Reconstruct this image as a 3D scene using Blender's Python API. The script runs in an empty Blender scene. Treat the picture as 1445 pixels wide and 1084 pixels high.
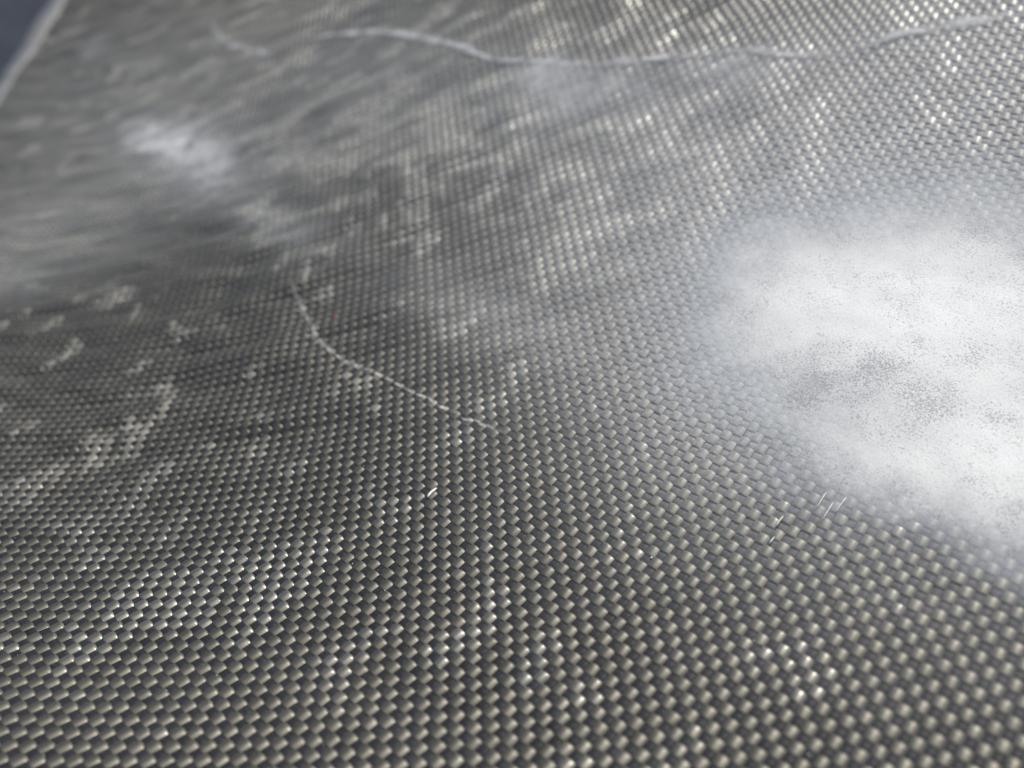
import bpy, math, random
import numpy as np
from mathutils import Matrix, Vector

# ------------------------------------------------------------------ camera, sky, sun, exposure
PITCH = 0.002                      # distance between two neighbouring yarns, metres
SP = 0.00962938                    # the same pitch in surface units
S = PITCH / SP                     # metres per surface unit
scene = bpy.context.scene
COL = scene.collection

cam_data = bpy.data.cameras.new("camera")
cam = bpy.data.objects.new("camera", cam_data)
COL.objects.link(cam)
right = Vector((0.7356609, 0.61330704, -0.2875022))
down = Vector((0.3184231, -0.68776281, -0.65237187))
fwd = Vector((-0.59783758, 0.38837713, -0.70125134))
M = Matrix((right, -down, -fwd)).transposed().to_4x4()
M.translation = Vector((0.59783758, -0.38837713, 0.70125134)) * S
cam.matrix_world = M
cam_data.sensor_width = 36.0
cam_data.lens = 0.89696 * 1400 / 1445 * 36.0
cam_data.clip_start = 0.005
cam_data.clip_end = 2000.0
cam_data.dof.use_dof = True
cam_data.dof.focus_distance = 0.86 * S
cam_data.dof.aperture_fstop = 9.0
scene.camera = cam

SUN_AZ, SUN_EL = math.radians(86.0), math.radians(42.0)      # azimuth from +X, counter-clockwise
sun_dir = Vector((math.cos(SUN_AZ) * math.cos(SUN_EL), math.sin(SUN_AZ) * math.cos(SUN_EL), math.sin(SUN_EL)))
world = bpy.data.worlds.new("World")
scene.world = world
world.use_nodes = True
wn = world.node_tree.nodes
sky = wn.new("ShaderNodeTexSky")
sky.sky_type = 'NISHITA'
sky.sun_disc = False
sky.sun_elevation = SUN_EL
sky.sun_rotation = math.pi / 2 - SUN_AZ
wn["Background"].inputs[1].default_value = 0.085
world.node_tree.links.new(sky.outputs[0], wn["Background"].inputs[0])
sun_data = bpy.data.lights.new("sun", 'SUN')
sun_data.energy = 4.6
sun_data.angle = math.radians(0.5)
sun_data.color = (1.0, 0.94, 0.83)
sun = bpy.data.objects.new("sun", sun_data)
COL.objects.link(sun)
sun.location = sun_dir * 3.0
sun.rotation_euler = sun_dir.to_track_quat('Z', 'Y').to_euler()
scene.view_settings.view_transform = 'Standard'
scene.view_settings.look = 'None'
scene.view_settings.gamma = 1.0
scene.view_settings.exposure = -0.08
scene.cycles.max_bounces = 8
scene.cycles.transparent_max_bounces = 12

# ------------------------------------------------------------------ helpers
rng = np.random.RandomState(7)
random.seed(7)

def hash2(ix, iy, seed=0):
    h = (ix.astype(np.int64) * 374761393 + iy.astype(np.int64) * 668265263 + seed * 1442695041) & 0xFFFFFFFF
    h = ((h ^ (h >> 13)) * 1274126177) & 0xFFFFFFFF
    h = h ^ (h >> 16)
    return (h & 0xFFFF) / 65535.0

def vnoise(x, y, seed=0):
    """smooth value noise in -1..1"""
    x = np.asarray(x, float); y = np.asarray(y, float)
    x0 = np.floor(x); y0 = np.floor(y)
    fx = x - x0; fy = y - y0
    fx = fx * fx * (3 - 2 * fx); fy = fy * fy * (3 - 2 * fy)
    a = hash2(x0, y0, seed); b = hash2(x0 + 1, y0, seed); c = hash2(x0, y0 + 1, seed); d = hash2(x0 + 1, y0 + 1, seed)
    return 2 * ((a * (1 - fx) + b * fx) * (1 - fy) + (c * (1 - fx) + d * fx) * fy) - 1

ZQ = (0.04545849, -0.02011444, -0.26764221, 0.02155618, -0.02035168, -0.04960453, -0.16934595)
IQ = (-0.03203692, 0.04590501, -0.11376988, -0.06497816, 0.04426441, -0.05374166)

def ripple(k, l):
    """low waves of the sheet, in pitches, lying along the bias of the weave"""
    i = (k - l) / 2; j = (k + l) / 2
    far = np.clip((8 - j - 0.35 * i) / 30, 0.12, 1.0)
    w = vnoise(i / 5.0 + 0.12 * j, j / 2.0, 3) + 0.5 * vnoise(i / 4, j / 1.6 + 9, 5) + 0.7 * vnoise(i / 9 + 4, j / 4, 8)
    return RIPPLE * far * w * (1 - 0.30 * np.clip((-45 - j) / 25, 0, 1))
RIPPLE = 0.36

def surf(k, l, h):
    """lattice position (warp index k, weft index l) and height h in pitches -> world metres"""
    k = np.asarray(k, float); l = np.asarray(l, float)
    X = SP * k; Y = SP * l
    Z = ZQ[0]*X*X + ZQ[1]*X*Y + ZQ[2]*Y*Y + ZQ[3]*X**3 + ZQ[4]*X*X*Y + ZQ[5]*X*Y*Y + ZQ[6]*Y**3
    x = X + IQ[0]*X*X + IQ[1]*X*Y + IQ[2]*Y*Y
    y = Y + IQ[3]*X*X + IQ[4]*X*Y + IQ[5]*Y*Y
    z = -Z + (h + ripple(k, l)) * SP
    return np.stack([x * S, -y * S, z * S], axis=-1)

def grid_mesh(name, V, uv=None, attr=None, keep=None):
    """V (n, m, 3) -> smooth quad grid"""
    n, m = V.shape[:2]
    me = bpy.data.meshes.new(name)
    idx = np.arange(n * m).reshape(n, m)
    q = np.stack([idx[:-1, :-1], idx[1:, :-1], idx[1:, 1:], idx[:-1, 1:]], -1).reshape(-1, 4)
    if keep is not None:
        q = q[keep.reshape(-1)]
        used = np.unique(q)
        remap = -np.ones(n * m, int); remap[used] = np.arange(len(used))
        q = remap[q]
        pts = V.reshape(-1, 3)[used]
        attr = {a: v.reshape(-1)[used] for a, v in attr.items()} if attr else None
        if uv is not None: uv = uv.reshape(-1, 2)[used]
    else:
        pts = V.reshape(-1, 3)
    nf = len(q)
    me.vertices.add(len(pts)); me.vertices.foreach_set("co", pts.astype(np.float32).ravel())
    me.loops.add(nf * 4); me.loops.foreach_set("vertex_index", q.astype(np.int32).ravel())
    me.polygons.add(nf)
    me.polygons.foreach_set("loop_start", np.arange(0, nf * 4, 4, dtype=np.int32))
    me.polygons.foreach_set("use_smooth", np.ones(nf, bool))
    if uv is not None:
        lay = me.uv_layers.new(name="UVMap")
        lay.data.foreach_set("uv", uv.reshape(-1, 2)[q.ravel()].astype(np.float32).ravel())
    for an, av in (attr or {}).items():
        at = me.attributes.new(an, 'FLOAT', 'POINT')
        at.data.foreach_set("value", np.ascontiguousarray(av, dtype=np.float32).ravel())
    me.update(calc_edges=True)
    return me

def link(name, me, mat, parent=None):
    o = bpy.data.objects.new(name, me)
    COL.objects.link(o)
    if mat: me.materials.append(mat)
    if parent: o.parent = parent
    return o

def tag(o, label=None, cat=None, group=None, kind=None):
    if label: o["label"] = label
    if cat: o["category"] = cat
    if group: o["group"] = group
    if kind: o["kind"] = kind
    return o

# ------------------------------------------------------------------ materials
class NT:
    def __init__(self, name):
        self.m = bpy.data.materials.new(name); self.m.use_nodes = True
        self.t = self.m.node_tree; self.n = self.t.nodes
        self.b = self.n["Principled BSDF"]
    def new(self, kind, **kw):
        x = self.n.new(kind)
        for a, v in kw.items(): setattr(x, a, v)
        return x
    def ln(self, a, b): self.t.links.new(a, b)
    def noise(self, vec, scale, detail=2.0, rough=0.5):
        x = self.new("ShaderNodeTexNoise"); x.inputs["Scale"].default_value = scale
        x.inputs["Detail"].default_value = detail; x.inputs["Roughness"].default_value = rough
        if vec is not None: self.ln(vec, x.inputs["Vector"])
        return x.outputs["Fac"]
    def mapr(self, v, a, b, c, d, smooth=False):
        x = self.new("ShaderNodeMapRange"); x.inputs[1].default_value = a; x.inputs[2].default_value = b
        x.inputs[3].default_value = c; x.inputs[4].default_value = d
        if smooth: x.interpolation_type = 'SMOOTHSTEP'
        self.ln(v, x.inputs[0]); return x.outputs[0]
    def math(self, op, a, b=None):
        x = self.new("ShaderNodeMath", operation=op)
        for i, v in enumerate((a, b)):
            if v is None: continue
            if isinstance(v, (int, float)): x.inputs[i].default_value = v
            else: self.ln(v, x.inputs[i])
        return x.outputs[0]
    def mix(self, f, a, b):
        x = self.new("ShaderNodeMix", data_type='RGBA')
        if isinstance(f, float): x.inputs[0].default_value = f
        else: self.ln(f, x.inputs[0])
        for i, v in ((6, a), (7, b)):
            if isinstance(v, tuple): x.inputs[i].default_value = (*v, 1)
            else: self.ln(v, x.inputs[i])
        return x.outputs[2]
    def coord(self, out="Object", rot=0.0, scale=(1, 1, 1)):
        tc = self.new("ShaderNodeTexCoord")
        mp = self.new("ShaderNodeMapping"); mp.inputs["Rotation"].default_value = (0, 0, rot)
        mp.inputs["Scale"].default_value = scale
        self.ln(tc.outputs[out], mp.inputs["Vector"]); return mp.outputs[0]

def yarn_material(name, dark, light, rough, aniso, spec, lift, gloss_coat):
    """bundle of fine filaments: reflects sharply along the filaments' length and broadly across it"""
    t = NT(name); b = t.b; P = PITCH
    # filaments running along the yarn (UV: across, along)
    fil = t.noise(t.coord("UV", scale=(9.0, 0.35, 1)), 1.0, 3.0, 0.6)
    blot = t.noise(t.coord("Object"), 1 / (7 * P), 2.0)
    f = t.math('ADD', t.math('MULTIPLY', fil, 0.75), t.math('MULTIPLY', blot, 0.35))
    tn = t.new("ShaderNodeAttribute", attribute_name="tone").outputs["Fac"]
    col = t.mix(t.math('MULTIPLY', t.mapr(f, 0.30, 0.80, 0.0, 1.0), tn), dark, light)
    col = t.mix(t.math('MULTIPLY', t.new("ShaderNodeAttribute", attribute_name="pale").outputs["Fac"], lift), col, (0.50, 0.48, 0.41))  # glints of the shiny cells, put into the base colour as a cream lift
    # the glare's halo and haze, put into the yarn colour as a pale veil
    at = t.new("ShaderNodeAttribute", attribute_name="chalk_glare")
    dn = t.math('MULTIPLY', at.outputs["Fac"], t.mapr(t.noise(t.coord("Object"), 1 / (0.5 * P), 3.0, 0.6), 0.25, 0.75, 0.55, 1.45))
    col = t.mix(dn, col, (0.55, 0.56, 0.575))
    t.ln(col, b.inputs["Base Color"])
    # cells where the resin still lies smooth and shiny over the fibres
    pm = t.new("ShaderNodeAttribute", attribute_name="shine").outputs["Fac"]
    b.inputs["Roughness"].default_value = rough
    b.inputs["Anisotropic"].default_value = aniso
    tg = t.new("ShaderNodeTangent", direction_type='UV_MAP', uv_map="UVMap")
    t.ln(tg.outputs[0], b.inputs["Tangent"])
    t.ln(t.math('MULTIPLY', t.mapr(pm, 0, 1, 0.0, gloss_coat), t.mapr(dn, 0.0, 0.6, 1.0, 0.25)), b.inputs["Coat Weight"])
    b.inputs["Coat Roughness"].default_value = 0.30
    b.inputs["Coat IOR"].default_value = 1.7
    t.ln(t.mapr(dn, 0, 0.6, spec, spec * 0.25), b.inputs["Specular IOR Level"])
    b.inputs["Specular Tint"].default_value = (1.0, 0.97, 0.86, 1)
    bp = t.new("ShaderNodeBump"); bp.inputs["Strength"].default_value = 0.3; bp.inputs["Distance"].default_value = 0.0001
    t.ln(fil, bp.inputs["Height"]); t.ln(bp.outputs[0], b.inputs["Normal"])
    return t.m

MAT_WARP = yarn_material("yarn_lit_copy", (0.015, 0.015, 0.014), (0.052, 0.051, 0.042), 0.48, 0.0, 1.0, 0.47, 1.0)  # same fibre as the weft; its catch of sun put into colour and specular
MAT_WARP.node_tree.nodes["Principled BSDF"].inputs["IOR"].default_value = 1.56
MAT_WEFT = yarn_material("yarn_dim_copy", (0.014, 0.015, 0.020), (0.037, 0.039, 0.049), 0.50, 0.5, 0.12, 0.0, 0.0)  # same fibre as the warp, darkened where it turns from the sun

def chalk_glare_material(name, thin, thick, spk_size, spk_amt, cloud, specks=0.0):
    """white film for powdery marks and the painted sun glare; the chalk attribute says how much of it lies at each place"""
    t = NT(name); b = t.b
    at = t.new("ShaderNodeAttribute", attribute_name="chalk_glare")
    a = at.outputs["Fac"]
    obj = t.coord("Object")
    n1 = t.noise(obj, 1 / spk_size, 3.0, 0.65)
    n2 = t.noise(obj, 1 / (spk_size * 7), 3.0, 0.6)
    nn = t.math('ADD', t.math('MULTIPLY', t.math('SUBTRACT', n1, 0.5), spk_amt), t.math('MULTIPLY', t.math('SUBTRACT', n2, 0.5), cloud))
    w = t.math('MULTIPLY', nn, t.mapr(a, 0.0, 0.35, 0.0, 1.0))
    al = t.mapr(t.math('ADD', a, w), 0.0, 1.0, 0.0, 0.97)
    col = t.mix(t.mapr(a, 0.1, 0.8, 0.0, 1.0), thin, thick)
    if specks:
        n3 = t.noise(obj, 1 / (spk_size * 0.9), 2.0, 0.7)
        n4 = t.noise(obj, 1 / (spk_size * 16), 2.0, 0.6)
        sp = t.mapr(t.math('ADD', t.math('ADD', n3, t.math('MULTIPLY', t.math('SUBTRACT', n4, 0.5), 0.4)), t.math('MULTIPLY', t.new("ShaderNodeAttribute", attribute_name="worn").outputs["Fac"], 0.10)), 0.55, 0.70, 0.0, specks)
        col = t.mix(sp, col, (0.30, 0.31, 0.36))
    t.ln(col, b.inputs["Base Color"])
    b.inputs["Roughness"].default_value = 0.6
    b.inputs["Specular IOR Level"].default_value = 0.4
    bp = t.new("ShaderNodeBump"); bp.inputs["Strength"].default_value = 0.35; bp.inputs["Distance"].default_value = spk_size * 0.3
    t.ln(n1, bp.inputs["Height"]); t.ln(bp.outputs[0], b.inputs["Normal"])
    t.ln(al, b.inputs["Alpha"])
    return t.m

MAT_GLARE = chalk_glare_material("painted_glare_film", (0.60, 0.66, 0.76), (0.86, 0.875, 0.89), 0.00045, 0.35, 0.10, 0.7)  # sun glare on the sheet, put into colour as a white film
MAT_HAZE = chalk_glare_material("thin_chalk_film", (0.52, 0.54, 0.58), (0.60, 0.61, 0.63), 0.0005, 0.7, 1.1)
MAT_SCRATCH = chalk_glare_material("scratched_white", (0.70, 0.70, 0.68), (0.8, 0.8, 0.77), 0.0006, 1.0, 0.6)

def plain(name, col, rough, spec=0.5, var=0.0, scale=300.0):
    t = NT(name); b = t.b
    if var:
        n = t.noise(t.coord("Object"), scale, 3.0)
        lo = tuple(c * (1 - var) for c in col); hi = tuple(min(1, c * (1 + var)) for c in col)
        t.ln(t.mix(t.mapr(n, 0.3, 0.7, 0, 1), lo, hi), b.inputs["Base Color"])
    else:
        b.inputs["Base Color"].default_value = (*col, 1)
    b.inputs["Roughness"].default_value = rough
    b.inputs["Specular IOR Level"].default_value = spec
    return t.m

MAT_BACK = plain("backing_resin", (0.02, 0.02, 0.024), 0.6, 0.3, 0.3, 600)
MAT_GROUND = plain("dark_blue_ground", (0.045, 0.052, 0.072), 0.9, 0.2, 0.25, 40)
MAT_HEM = plain("pale_edge_resin", (0.15, 0.155, 0.17), 0.55, 0.5, 0.2, 300)
MAT_LINT = plain("white_lint", (0.85, 0.84, 0.8), 0.5)
MAT_RED = plain("red_grain", (0.55, 0.03, 0.06), 0.5)
MAT_DUST = plain("pale_dust_grain", (0.7, 0.74, 0.8), 0.35, 0.7)

# ------------------------------------------------------------------ setting
me = bpy.data.meshes.new("ground")
me.from_pydata([(-400, -400, 0), (400, -400, 0), (400, 400, 0), (-400, 400, 0)], [], [(0, 1, 2, 3)])
ground = link("ground", me, MAT_GROUND)
ground.location = (0, 0, -0.075)
tag(ground, kind="structure")

# places of the marks, in lattice units of the weave
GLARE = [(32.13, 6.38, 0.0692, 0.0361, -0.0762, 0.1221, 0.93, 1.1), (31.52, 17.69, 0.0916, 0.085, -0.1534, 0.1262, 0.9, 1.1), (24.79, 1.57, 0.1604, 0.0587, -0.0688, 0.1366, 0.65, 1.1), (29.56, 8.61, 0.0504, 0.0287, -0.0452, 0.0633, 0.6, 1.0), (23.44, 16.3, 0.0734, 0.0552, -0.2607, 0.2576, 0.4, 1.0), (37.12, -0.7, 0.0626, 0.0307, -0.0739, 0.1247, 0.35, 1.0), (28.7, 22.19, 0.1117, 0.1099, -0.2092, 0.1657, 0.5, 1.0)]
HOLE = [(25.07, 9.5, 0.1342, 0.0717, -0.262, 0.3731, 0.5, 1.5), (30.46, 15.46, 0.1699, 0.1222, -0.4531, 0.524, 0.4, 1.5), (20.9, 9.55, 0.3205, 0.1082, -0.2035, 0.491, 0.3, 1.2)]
SMALL = [(-48.49, -61.79, 0.1204, -0.021, -0.1676, 0.2693, 0.8, 1.6), (-40.68, -54.72, 0.1543, 0.0212, -0.2405, 0.2432, 0.55, 1.4), (-39.23, -48.16, 0.2091, -0.021, -0.1582, 0.2396, 0.3, 1.3), (-43.78, -57.87, 0.0636, -0.0075, -0.0699, 0.1028, 0.22, 1.2)]
TAIL = [(-26.5, -34.37, 0.1414, 0.0251, -0.2735, 0.2898, 0.42, 1.5), (-22.74, -30.1, 0.2232, 0.0841, -0.5395, 0.4678, 0.3, 1.5)]
UPPER = [(10.73, -39.32, 0.1394, 0.042, -0.2691, 0.2633, 0.55, 1.5), (14.86, -34.46, 0.1013, 0.0206, -0.1476, 0.2155, 0.42, 1.4), (9.32, -41.37, 0.4389, -0.0646, 0.0884, 0.7078, 0.45, 1.5), (7.4, -35.31, 0.1291, 0.0215, -0.0897, 0.128, 0.12, 1.2)]
RIGHT = [(27.31, -26.64, 0.2167, 0.1084, -0.3311, 0.286, 0.5, 1.5), (28.34, -28.52, 0.1112, 0.0347, -0.2194, 0.3196, 0.32, 1.4), (24.62, -26.54, 0.2195, 0.0708, -0.1576, 0.2109, 0.2, 1.3)]
CORNER = [(-76.02, -101.7, 0.2309, -0.143, 0.0602, 0.18, 0.5, 1.5), (-74.53, -104.72, 0.2712, -0.1632, 0.0641, 0.2028, 0.25, 1.5)]
LEFTP = [(-64.13, -35.55, 0.2143, -0.1107, -0.0359, 0.2391, 0.5, 1.4), (-64.19, -34.27, 0.1222, -0.0641, -0.0218, 0.1564, 0.2, 1.3)]
MID = [(-3.89, -12.05, 0.1091, 0.0358, -0.1726, 0.1898, 0.12, 1.2), (1.04, -5.74, 0.1319, 0.0692, -0.2689, 0.238, 0.12, 1.3), (15.24, 7.24, 0.231, 0.0621, -0.0626, 0.1563, 0.2, 1.3), (13.37, -3.65, 0.135, 0.0322, -0.0517, 0.1079, 0.12, 1.2)]
LONG = [(-27.93, -76.53), (-24.59, -75.56), (-16.81, -71.14), (-9.67, -65.18), (-5.34, -60.83), (-0.46, -54.7), (1.71, -51.03), (3.78, -47.85), (8.9, -44.17), (11.98, -41.17), (16.37, -37.3), (19.34, -35.65), (23.51, -32.99), (26.95, -31.27), (30.17, -29.3), (32.21, -26.67), (33.82, -25.13), (35.82, -23.78), (37.91, -22.8), (40.46, -22.14), (42.97, -21.49), (44.62, -20.59), (46.33, -19.87), (49.03, -18.54), (51.9, -17.06), (54.7, -15.62)]
SHORT = [(-47.27, -95.1), (-45.36, -91.14), (-43.55, -87.33), (-40.56, -83.72), (-37.24, -80.76), (-33.27, -76.94), (-31.32, -75.25)]
SCRATCH = [(-22.66, -22.56), (-21.84, -20.63), (-20.92, -18.26), (-19.65, -15.3), (-18.44, -12.47), (-17.54, -10.74), (-16.7, -9.46), (-14.79, -7.66), (-12.96, -6.02), (-10.18, -3.29), (-7.58, -0.7), (-5.74, 1.15), (-3.98, 2.93), (-2.27, 4.33), (-0.85, 5.55)]
LINT1 = [(-7.21, 10.35), (-7.06, 9.96), (-6.78, 9.74), (-6.51, 9.52)]
LINT2 = [(41.91, -17.41), (42.07, -17.07), (42.21, -16.54)]
RED = (-16.94, -15.05)
DOTS = [(7.89, 19.56), (-4.89, 8.18), (1.45, 6.0), (47.86, -15.75), (-11.31, 23.7), (14.12, 22.69), (-36.33, -6.29), (-36.88, -0.48)]
FIL1 = [(18.84, 18.92), (19.85, 17.87)]
FIL2 = [(18.9, 19.86), (20.02, 18.74)]
FIL3 = [(19.82, 19.59), (20.95, 18.59)]
FIL4 = [(16.05, 19.45), (16.75, 18.75)]
FIL5 = [(15.3, 20.6), (15.75, 20.15)]

GLARE_HAZE = [(35.15, -10.63, 0.0288, 0.0108, -0.0243, 0.0476, 0.52, 1.0), (31.0, 6.52, 0.0362, 0.0223, -0.0391, 0.0478, 0.6, 1.1), (16.29, -3.07, 0.0685, 0.0185, -0.0269, 0.0546, 0.26, 1.0), (-3.89, -12.05, 0.1, 0.0328, -0.1726, 0.1898, 0.14, 1.2), (1.66, -5.48, 0.1084, 0.0578, -0.2406, 0.2116, 0.14, 1.2), (15.24, 7.24, 0.154, 0.0414, -0.047, 0.1172, 0.24, 1.1), (23.0, 28.42, 0.0699, 0.0483, -0.0759, 0.1114, 0.03, 1.1), (-42.53, -72.44, 0.019, -0.0067, -0.0061, 0.0312, 0.2, 1.3), (3.26, -43.78, 0.0336, 0.0023, -0.0377, 0.0636, 0.17, 1.3), (-63.86, -45.73, 0.0552, -0.0311, 0.0026, 0.0731, 0.2, 1.3), (-43.33, -55.98, 0.0597, -0.0071, -0.0703, 0.1044, 0.15, 1.2), (-24.88, -32.72, 0.0989, 0.0155, -0.1738, 0.1923, 0.15, 1.3), (12.33, -34.38, 0.0792, 0.0165, -0.0937, 0.1286, 0.15, 1.3), (50.5, -17.55, 0.0447, 0.0262, -0.0568, 0.0685, 0.42, 1.1)]  # painted halo of the sun glare and haze, tinted into the yarns
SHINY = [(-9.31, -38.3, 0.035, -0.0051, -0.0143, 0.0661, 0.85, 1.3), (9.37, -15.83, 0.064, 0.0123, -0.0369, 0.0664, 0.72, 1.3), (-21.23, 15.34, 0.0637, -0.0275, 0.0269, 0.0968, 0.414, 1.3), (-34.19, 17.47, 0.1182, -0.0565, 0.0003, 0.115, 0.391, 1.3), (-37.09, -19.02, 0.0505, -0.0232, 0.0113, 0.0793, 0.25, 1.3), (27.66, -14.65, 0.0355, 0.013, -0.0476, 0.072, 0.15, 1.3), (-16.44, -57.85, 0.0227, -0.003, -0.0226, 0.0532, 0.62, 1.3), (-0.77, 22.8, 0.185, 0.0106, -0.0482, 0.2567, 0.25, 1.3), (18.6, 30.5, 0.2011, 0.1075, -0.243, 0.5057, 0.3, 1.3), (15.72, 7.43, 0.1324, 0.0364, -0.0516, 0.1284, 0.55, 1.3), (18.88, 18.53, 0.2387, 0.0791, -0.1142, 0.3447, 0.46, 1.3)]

def field(spec, I, J):
    r = np.ones(I.shape)
    for ci, cj, m00, m01, m10, m11, pk, pw in spec:
        di, dj = I - ci, J - cj
        rr = (m00 * di + m01 * dj) ** 2 + (m10 * di + m11 * dj) ** 2
        r *= 1 - pk * np.exp(-0.9 * rr ** pw)
    return 1 - r

# ------------------------------------------------------------------ the woven sheet
sheet = bpy.data.objects.new("woven_sheet", None)
COL.objects.link(sheet)
sheet.empty_display_size = 0.02
tag(sheet, "dark grey plain-woven fibre sheet with painted sun glare, scuffs and scratches, filling the picture", "woven sheet")

EDGE_I = -96.0                       # the sheet is cut on the bias here
POLY = [(-306.6, 9.7), (-263.8, -40.5), (-195.3, -75.0), (-118.1, -84.4), (-61.4, -83.4), (-22.6, -82.0), (6.2, -81.5), (29.0, -81.6), (66.0, -82.2), (70.2, -57.7), (74.4, -37.9), (78.4, -21.0), (82.1, -6.4), (85.4, 11.2), (88.3, 22.0), (77.7, 29.2), (58.8, 42.2), (47.8, 51.0), (37.0, 60.5), (26.9, 70.3), (17.9, 80.1), (-3.8, 81.7), (-19.2, 78.7), (-40.2, 74.8), (-69.4, 69.6), (-111.1, 62.7), (-168.1, 53.4), (-236.6, 26.8)]

def span(axis, c):
    """interval of the sheet along the line k=c (axis 0) or l=c (axis 1)"""
    xs = []
    for a, b in zip(POLY, POLY[1:] + POLY[:1]):
        if (a[axis] - c) * (b[axis] - c) <= 0 and a[axis] != b[axis]:
            f = (c - a[axis]) / (b[axis] - a[axis])
            xs.append(a[1 - axis] + f * (b[1 - axis] - a[1 - axis]))
    if len(xs) < 2: return None
    lo, hi = min(xs), max(xs)
    if axis == 0: hi = min(hi, c - 2 * EDGE_I)          # k - l >= 2*EDGE_I
    else: lo = max(lo, c + 2 * EDGE_I)
    return (lo, hi) if hi - lo > 2 else None

AV, BV, WV = 0.112, 0.17, 1.02          # warp: wave height, arch, width (in pitches)
AU, BU, WU = 0.10, 0.06, 0.94           # weft
OVER = ((0.0, 1.0), (0.20, 1.0), (0.30, 0.985), (0.45, 0.74), (0.57, -0.40), (0.66, -0.88), (0.80, -0.98), (1.0, -1.0))

def wave(t, bias):
    """height of a yarn at distance t (in pitches) from the middle of an over-crossing: flat crowns, sharp bends"""
    d = np.abs((t + 1.0) % 2.0 - 1.0)
    xs = np.array([o[0] for o in OVER]); ys = np.array([o[1] for o in OVER])
    return np.interp(d + bias, xs, ys)

QS = {6: (np.array([-1, -0.62, -0.2, 0.3, 0.75, 1.0]), np.array([0.08, 0.60, 0.95, 0.93, 0.46, 0.0])),
      4: (np.array([-1, -0.72, 0.72, 1.0]), np.array([0.0, 0.9, 0.9, 0.0]))}

def make_yarn(axis, c, lo, hi):
    far = axis == 0 and c < -95
    ns, na = (3, 4) if far else ((4, 6) if axis == 0 else (4, 4))
    nodes = {4: (-0.46, -0.33, 0.33, 0.46), 3: (-0.38, 0.0, 0.38)}[ns]
    t = np.array([cc + o for cc in range(math.floor(lo), math.ceil(hi) + 1) for o in nodes])
    t = np.r_[lo, t[(t > lo + 0.03) & (t < hi - 0.03)], hi]; n = len(t)
    q, pz = QS[na]
    A, B, W = (AV, BV, WV) if axis == 0 else (AU, BU, WU)
    sd = 11 if axis == 0 else 23
    ph = t + c if axis == 0 else t + c + 1
    wob = 0.055 * vnoise(t / 2.3, np.full(n, c * 3.7), sd + 1)
    amp = A * (1 + 0.15 * vnoise(t / 1.7, np.full(n, c * 5.1), sd + 2))
    h = amp * wave(ph, -0.085 if axis == 0 else 0.07)
    wid = W * (1 + 0.08 * vnoise(t / 1.3, np.full(n, c * 2.9), sd + 3)) * (1 + (0.07 if axis == 0 else -0.02) * h / A)
    tilt = 0.035 * vnoise(t / 1.1, np.full(n, c * 7.3), sd + 4)
    off = 0.5 * wid[:, None] * q[None, :] + wob[:, None]
    cell = np.floor(t + 0.5)
    ck, cl = (np.full(n, float(c)), cell) if axis == 0 else (cell, np.full(n, float(c)))
    ci, cj = (ck - cl) / 2, (ck + cl) / 2
    nz = 0.5 + 0.95 * (0.62 * vnoise(ci / 3.1 + 0.2 * cj, cj / 4.6, 91) + 0.38 * vnoise(ci / 1.5, cj / 2.2, 92)) + 0.10 * (hash2(ck, cl, 93) - 0.5)
    farz = np.clip((-22 - cj) / 25, 0, 1)
    nzf = 0.5 + 0.8 * (0.7 * vnoise(ci / 6.0 + 0.1 * cj, cj / 2.0, 94) + 0.3 * vnoise(ci / 2.5, cj / 1.5, 95))
    nz = nz * (1 - farz) + nzf * farz
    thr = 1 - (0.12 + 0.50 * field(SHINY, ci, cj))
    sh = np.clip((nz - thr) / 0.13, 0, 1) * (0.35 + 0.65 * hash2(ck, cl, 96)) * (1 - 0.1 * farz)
    tone = 0.85 + 0.30 * hash2(np.full(n, float(c)), np.zeros(n), sd + 5) + 0.25 * (hash2(ck, cl, sd + 6) - 0.5)
    if axis == 0: tilt = tilt - 0.06 * sh
    hh = h[:, None] + B * pz[None, :] + (0.0 if axis == 0 else 0.01) * (1 - q[None, :] ** 2) + tilt[:, None] * q[None, :]
    T = np.repeat(t[:, None], na, 1)
    if axis == 0: kk_, ll_ = c + off, T + 0.04 * q[None, :]        # the twist slants the crowns
    else: kk_, ll_ = T, c + off
    V = surf(kk_, ll_, hh)
    rp = lambda v: np.repeat(v[:, None], na, 1)
    at = {'chalk_glare': field(GLARE_HAZE, (kk_ - ll_) / 2, (kk_ + ll_) / 2), 'shine': rp(sh), 'pale': rp(sh * np.clip((9 - cj) / 14, 0.12, 1.0)), 'tone': rp(tone)}
    uv = np.stack([np.repeat(q[None, :] * 0.5 + c * 3.17, n, 0), T], -1)
    if axis == 0:
        V, uv = V[:, ::-1], uv[:, ::-1]; at = {a: v[:, ::-1] for a, v in at.items()}
    return V, uv, at

far_parts = []
for k in range(-229, 92):
    s_ = span(0, k)
    if not s_: continue
    V, uv, ds = make_yarn(0, k, *s_)
    if k < -208: far_parts.append((V, uv, ds)); continue          # the smallest ones, beyond three hundred
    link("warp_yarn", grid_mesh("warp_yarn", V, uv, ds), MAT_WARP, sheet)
Vf, Uf, Af, Kf = [], [], {'chalk_glare': [], 'shine': [], 'pale': [], 'tone': []}, []
for V, uv, ds in far_parts:
    Vf.append(V); Uf.append(uv)
    for a in Af: Af[a].append(ds[a])
    kp = np.ones((len(V), V.shape[1] - 1), bool); kp[-1] = False; Kf.append(kp)
far_me = grid_mesh("warp_yarns_by_the_edge", np.concatenate(Vf), np.concatenate(Uf), {a: np.concatenate(v) for a, v in Af.items()}, keep=np.concatenate(Kf)[:-1])
tag(link("edge_warp_yarns", far_me, MAT_WARP, sheet), kind="stuff")
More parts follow.
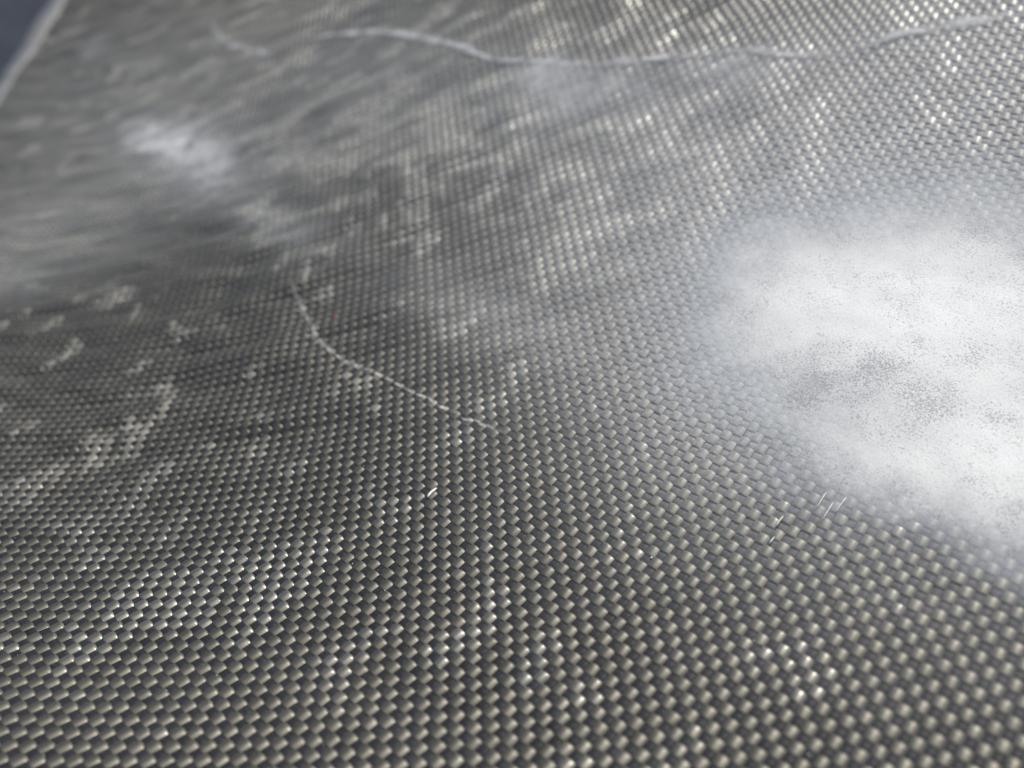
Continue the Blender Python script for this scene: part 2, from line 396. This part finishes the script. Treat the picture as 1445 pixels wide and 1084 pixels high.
for l in range(-84, 86):
    s_ = span(1, l)
    if not s_: continue
    s_ = (max(s_[0], -230.0), s_[1])
    if s_[1] - s_[0] < 2: continue
    V, uv, ds = make_yarn(1, l, *s_)
    link("weft_yarn", grid_mesh("weft_yarn", V, uv, ds), MAT_WEFT, sheet)

# backing under the yarns
kk = np.arange(-306, 93, 3.0); ll = np.arange(-86, 88, 3.0)
K, L = np.meshgrid(kk, ll, indexing='ij')
def inside(K, L):
    r = np.zeros(K.shape, bool)
    for a, b in zip(POLY, POLY[1:] + POLY[:1]):
        cnd = ((a[1] > L) != (b[1] > L))
        with np.errstate(divide='ignore', invalid='ignore'):
            xi = (b[0] - a[0]) * (L - a[1]) / (b[1] - a[1] + 1e-12) + a[0]
        r ^= cnd & (K < xi)
    return r
Kc = (K[:-1, :-1] + K[1:, 1:]) / 2; Lc = (L[:-1, :-1] + L[1:, 1:]) / 2
keep = inside(Kc, Lc) & (Kc - Lc > 2 * EDGE_I + 2)
link("backing", grid_mesh("backing", surf(K, L, np.full(K.shape, -0.32)), keep=keep), MAT_BACK, sheet)

# rounded hem along the bias-cut edge
jj = np.linspace(-152, -44, 210)
ang = np.linspace(math.radians(-70), math.radians(250), 11)
Jg, Ag = np.meshgrid(jj, ang, indexing='ij')
wob = 0.5 * vnoise(Jg / 9, 0 * Jg, 41)
rad = 3.2 * (1 + 0.18 * vnoise(Jg / 6, 0 * Jg + 5, 42))
ei = EDGE_I + 0.6 + wob - rad * 0.8 * np.cos(Ag)
eh = -0.7 + rad * 0.62 * np.sin(Ag)
hem = link("edge_hem", grid_mesh("edge_hem", surf(Jg + ei, Jg - ei, eh)), MAT_HEM, sheet)
tag(hem, "pale rounded edge strip of the sheet")

# ------------------------------------------------------------------ scuffs and the painted sun glare: thin white crusts on the weave
def scuff(name, spec, mat, label, gain=1.0, hole=1.0, holes=None, step=0.5, warp=1.2, h=0.37, cut=0.05):
    ci = np.array([s[0] for s in spec]); cj = np.array([s[1] for s in spec])
    R = 3.0 / min(math.hypot(s[2], s[4]) for s in spec) + 3
    R2 = 3.0 / min(math.hypot(s[3], s[5]) for s in spec) + 3
    I, J = np.meshgrid(np.arange(ci.min() - R, ci.max() + R, step), np.arange(cj.min() - R2, cj.max() + R2, step), indexing='ij')
    Iw = I + warp * (vnoise(I / 4, J / 4, 51) + 0.5 * vnoise(I / 1.6, J / 1.6, 52))
    Jw = J + warp * (vnoise(I / 4, J / 4, 53) + 0.5 * vnoise(I / 1.6, J / 1.6, 54))
    a = field(spec, Iw, Jw)
    worn = np.zeros(I.shape)
    if holes:
        worn = field(holes, Iw, Jw) / 0.5
        a = a * (1 - hole * field(holes, Iw, Jw) * np.clip(0.75 + 0.9 * vnoise(I / 1.3, J / 1.3, 55), 0, 1))
    K_, L_ = I + J, J - I
    q = np.maximum(np.maximum(a[:-1, :-1], a[1:, :-1]), np.maximum(a[:-1, 1:], a[1:, 1:])) > cut
    q &= inside((K_[:-1, :-1] + K_[1:, 1:]) / 2, (L_[:-1, :-1] + L_[1:, 1:]) / 2) & (I[:-1, :-1] > EDGE_I + 1)
    a = np.clip(gain * (a - cut) / (1 - cut), 0, 1)
    V = surf(K_, L_, h + 0.05 * vnoise(I / 1.5, J / 1.5, 57))
    o = link(name, grid_mesh(name, V[:, ::-1], attr={'chalk_glare': a[:, ::-1], 'worn': worn[:, ::-1]}, keep=q[:, ::-1]), mat, sheet)
    tag(o, label)
    return o

scuff("scuff_and_glare", GLARE, MAT_GLARE, "broad sun glare painted as a white film with grey specks, the largest of the sheet", holes=HOLE, hole=0.15, step=0.4, cut=0.14)
scuff("scuff_and_glare", SMALL, MAT_HAZE, "small pale scuff with a dark dot in its middle, near the far edge", gain=0.95, step=0.6, holes=[(-43.9, -60.2, 0.75, 0.0, 0.0, 0.5, 0.9, 1.5)])
scuff("scuff_and_glare", TAIL, MAT_HAZE, "faint bluish scuff between the small pale scuff and the curved scratch", gain=0.28)
scuff("scuff_and_glare", UPPER, MAT_HAZE, "hazy pale smear hanging below the long pale line", gain=0.8)
scuff("scuff_and_glare", RIGHT, MAT_HAZE, "second hazy smear on the long pale line, nearer the big glare patch", gain=0.62)
scuff("scuff_and_glare", CORNER, MAT_HAZE, "small faint pale spot beside the pale edge strip", gain=0.3, step=0.7)
scuff("scuff_and_glare", LEFTP, MAT_HAZE, "faint bluish spot at the near left border", gain=0.25)

def stroke(name, pts, width, mat, label, peak, taper=True, seed=1, sub=8, h=0.34, prof=1.0, jit=0.0, crowns=False):
    """a soft-edged pale line on the weave; width in pitches"""
    P = np.array(pts, float)
    d = np.r_[0, np.cumsum(np.hypot(*np.diff(P, axis=0).T))]
    n = max(12, int(d[-1] * sub / 3))
    t = np.linspace(0, d[-1], n)
    I = np.interp(t, d, P[:, 0]); J = np.interp(t, d, P[:, 1])
    for _ in range(3):
        I[1:-1] = (I[:-2] + 2 * I[1:-1] + I[2:]) / 4; J[1:-1] = (J[:-2] + 2 * J[1:-1] + J[2:]) / 4
    I = I + jit * vnoise(t / 1.1, 0 * t, seed + 5); J = J + jit * vnoise(t / 1.1, 0 * t + 3, seed + 6)
    ti, tj = np.gradient(I), np.gradient(J); ln = np.hypot(ti, tj); ni, nj = -tj / ln, ti / ln
    q = np.array([-1, -0.6, -0.25, 0, 0.25, 0.6, 1.0])
    w = width * (1 + 0.45 * vnoise(t / 2.5, 0 * t, seed)) / math.sqrt(2)
    env = np.clip(np.minimum(t, d[-1] - t) / (0.06 * d[-1]), 0, 1) if taper else np.ones(n)
    I2 = I[:, None] + ni[:, None] * w[:, None] * q; J2 = J[:, None] + nj[:, None] * w[:, None] * q
    a = np.exp(-2.2 * np.abs(q) ** (2 * prof))[None, :] * (np.abs(q) < 1)[None, :]
    a = a * (peak * env * np.clip(0.85 + 0.6 * vnoise(t / 1.1, 0 * t, seed + 1) + 0.3 * vnoise(t / 4, 0 * t, seed + 2), 0.42, 1.3))[:, None]
    if crowns:
        cp = np.cos(np.pi * (I2 + J2)) * np.cos(np.pi * (J2 - I2))
        a = a * np.clip(0.45 + 0.75 * cp, 0.06, 1)
    V = surf(I2 + J2, J2 - I2, h + 0.10 * (1 - q[None, :] ** 2))
    me = grid_mesh(name, V, attr={'chalk_glare': np.clip(a, 0, 1)})
    o = link(name, me, mat, sheet)
    return tag(o, label)

stroke("pale_line", LONG, 1.15, MAT_HAZE, "long wavy pale line across the far part of the sheet", 0.6, seed=61)
stroke("pale_line", SHORT, 1.7, MAT_HAZE, "short pale hooked streak left of the long line", 0.45, seed=71)
stroke("scratch", SCRATCH, 0.36, MAT_SCRATCH, "thin curved white scratch in the middle of the sheet", 0.72, seed=81, jit=0.15, crowns=True)

# ------------------------------------------------------------------ loose bits lying on the sheet
def on(i, j, h=0.33):
    return Vector(surf(i + j, j - i, h).tolist())

def tube(name, pts, r, mat, sides=6, flat=1.0, taper=0.35):
    pts = [Vector(p) for p in pts]
    org = pts[0].copy()
    V, F = [], []
    n = len(pts)
    for a, p_ in enumerate(pts):
        d = (pts[min(a + 1, n - 1)] - pts[max(a - 1, 0)]).normalized()
        s1 = d.cross(Vector((0, 0, 1))).normalized(); s2 = s1.cross(d)
        rr = r * (taper if a in (0, n - 1) else 1.0)
        for b in range(sides):
            an = 2 * math.pi * b / sides
            V.append(p_ - org + s1 * math.cos(an) * rr + s2 * math.sin(an) * rr * flat)
    for a in range(n - 1):
        for b in range(sides):
            c2 = (b + 1) % sides
            F.append((a * sides + b, a * sides + c2, (a + 1) * sides + c2, (a + 1) * sides + b))
    F.append(tuple(range(sides))[::-1]); F.append(tuple((n - 1) * sides + b for b in range(sides)))
    me = bpy.data.meshes.new(name); me.from_pydata([tuple(v) for v in V], [], F)
    for p_ in me.polygons: p_.use_smooth = True
    o = link(name, me, mat); o.location = org
    return o

def fibre(ij, r, label, lift=0.36, name="lint_fibre", n=5, bow=0.0, flat=1.0, mat=MAT_LINT):
    P = np.array(ij, float); d = np.r_[0, np.cumsum(np.hypot(*np.diff(P, axis=0).T))]
    t = np.linspace(0, d[-1], n); I = np.interp(t, d, P[:, 0]); J = np.interp(t, d, P[:, 1])
    pts = [on(a, b, lift + bow * math.sin(math.pi * u / (n - 1))) for u, (a, b) in enumerate(zip(I, J))]
    return tag(tube(name, pts, r * PITCH, mat, flat=flat), label, "fibre", "loose pale fibres on the sheet")

fibre(LINT1, 0.17, "short flat whitish lint flake below the curved scratch", name="lint_flake", flat=0.4)
fibre(LINT2, 0.05, "tiny straight white fibre far right, under the long pale line")
fibre(FIL1, 0.05, "leftmost of three short parallel white fibres below the broad glare patch", bow=0.1)
fibre(FIL2, 0.05, "middle one of three short parallel white fibres below the broad glare patch", bow=0.1)
fibre(FIL3, 0.05, "rightmost of three short parallel white fibres below the broad glare patch", bow=0.1)
fibre(FIL4, 0.06, "single short white fibre just left of the three parallel fibres", bow=0.1)
fibre(FIL5, 0.06, "shortest white fibre, lowest of those below the broad glare patch", bow=0.1)

def grain(name, ij, r, mat, label, cat, group=None):
    me = bpy.data.meshes.new(name)
    import bmesh
    bm = bmesh.new(); bmesh.ops.create_icosphere(bm, subdivisions=2, radius=r * PITCH)
    for v in bm.verts:
        v.co *= 1 + 0.25 * (random.random() - 0.5); v.co.z *= 0.6
    for f in bm.faces: f.smooth = True
    bm.to_mesh(me); bm.free()
    o = link(name, me, mat); o.location = on(ij[0], ij[1], 0.26 + r * 0.5)
    return tag(o, label, cat, group)

grain("red_grain", RED, 0.21, MAT_RED, "tiny red grain to the right of the curved scratch's upper end", "grain")
grain("dust_grain", DOTS[0], 0.10, MAT_DUST, "tiny bright bluish grain alone on the weave below the broad glare patch", "grain", "bright dust grains")

# fine dust all over the sheet, far too much to count
V, F = [], []
for _ in range(1500):
    i = random.uniform(-40, 45); j = random.uniform(-30, 40)
    kq, lq = i + j, j - i
    if float(field(GLARE, np.array([i]), np.array([j]))[0]) > 0.4: continue
    if not bool(inside(np.array([kq]), np.array([lq]))[0]): continue
    r = PITCH * random.choice((0.015, 0.02, 0.025, 0.04))
    c = on(i, j, 0.16 + 0.1 * random.random()); b = len(V)
    ax = Vector((random.uniform(-1, 1), random.uniform(-1, 1), 0.2)).normalized() * r * random.choice((1, 1, 3))
    bx = Vector((ax.y, -ax.x, 0)).normalized() * r
    up = Vector((0, 0, r * 0.8))
    V += [c + ax, c + bx, c - ax, c - bx, c + up, c - up]
    F += [(b, b + 1, b + 4), (b + 1, b + 2, b + 4), (b + 2, b + 3, b + 4), (b + 3, b, b + 4), (b + 1, b, b + 5), (b + 2, b + 1, b + 5), (b + 3, b + 2, b + 5), (b, b + 3, b + 5)]
me = bpy.data.meshes.new("fine_dust"); me.from_pydata([tuple(v) for v in V], [], F)
dust = link("fine_dust", me, MAT_DUST)
tag(dust, "fine pale dust sprinkled over the whole weave", "dust", kind="stuff")
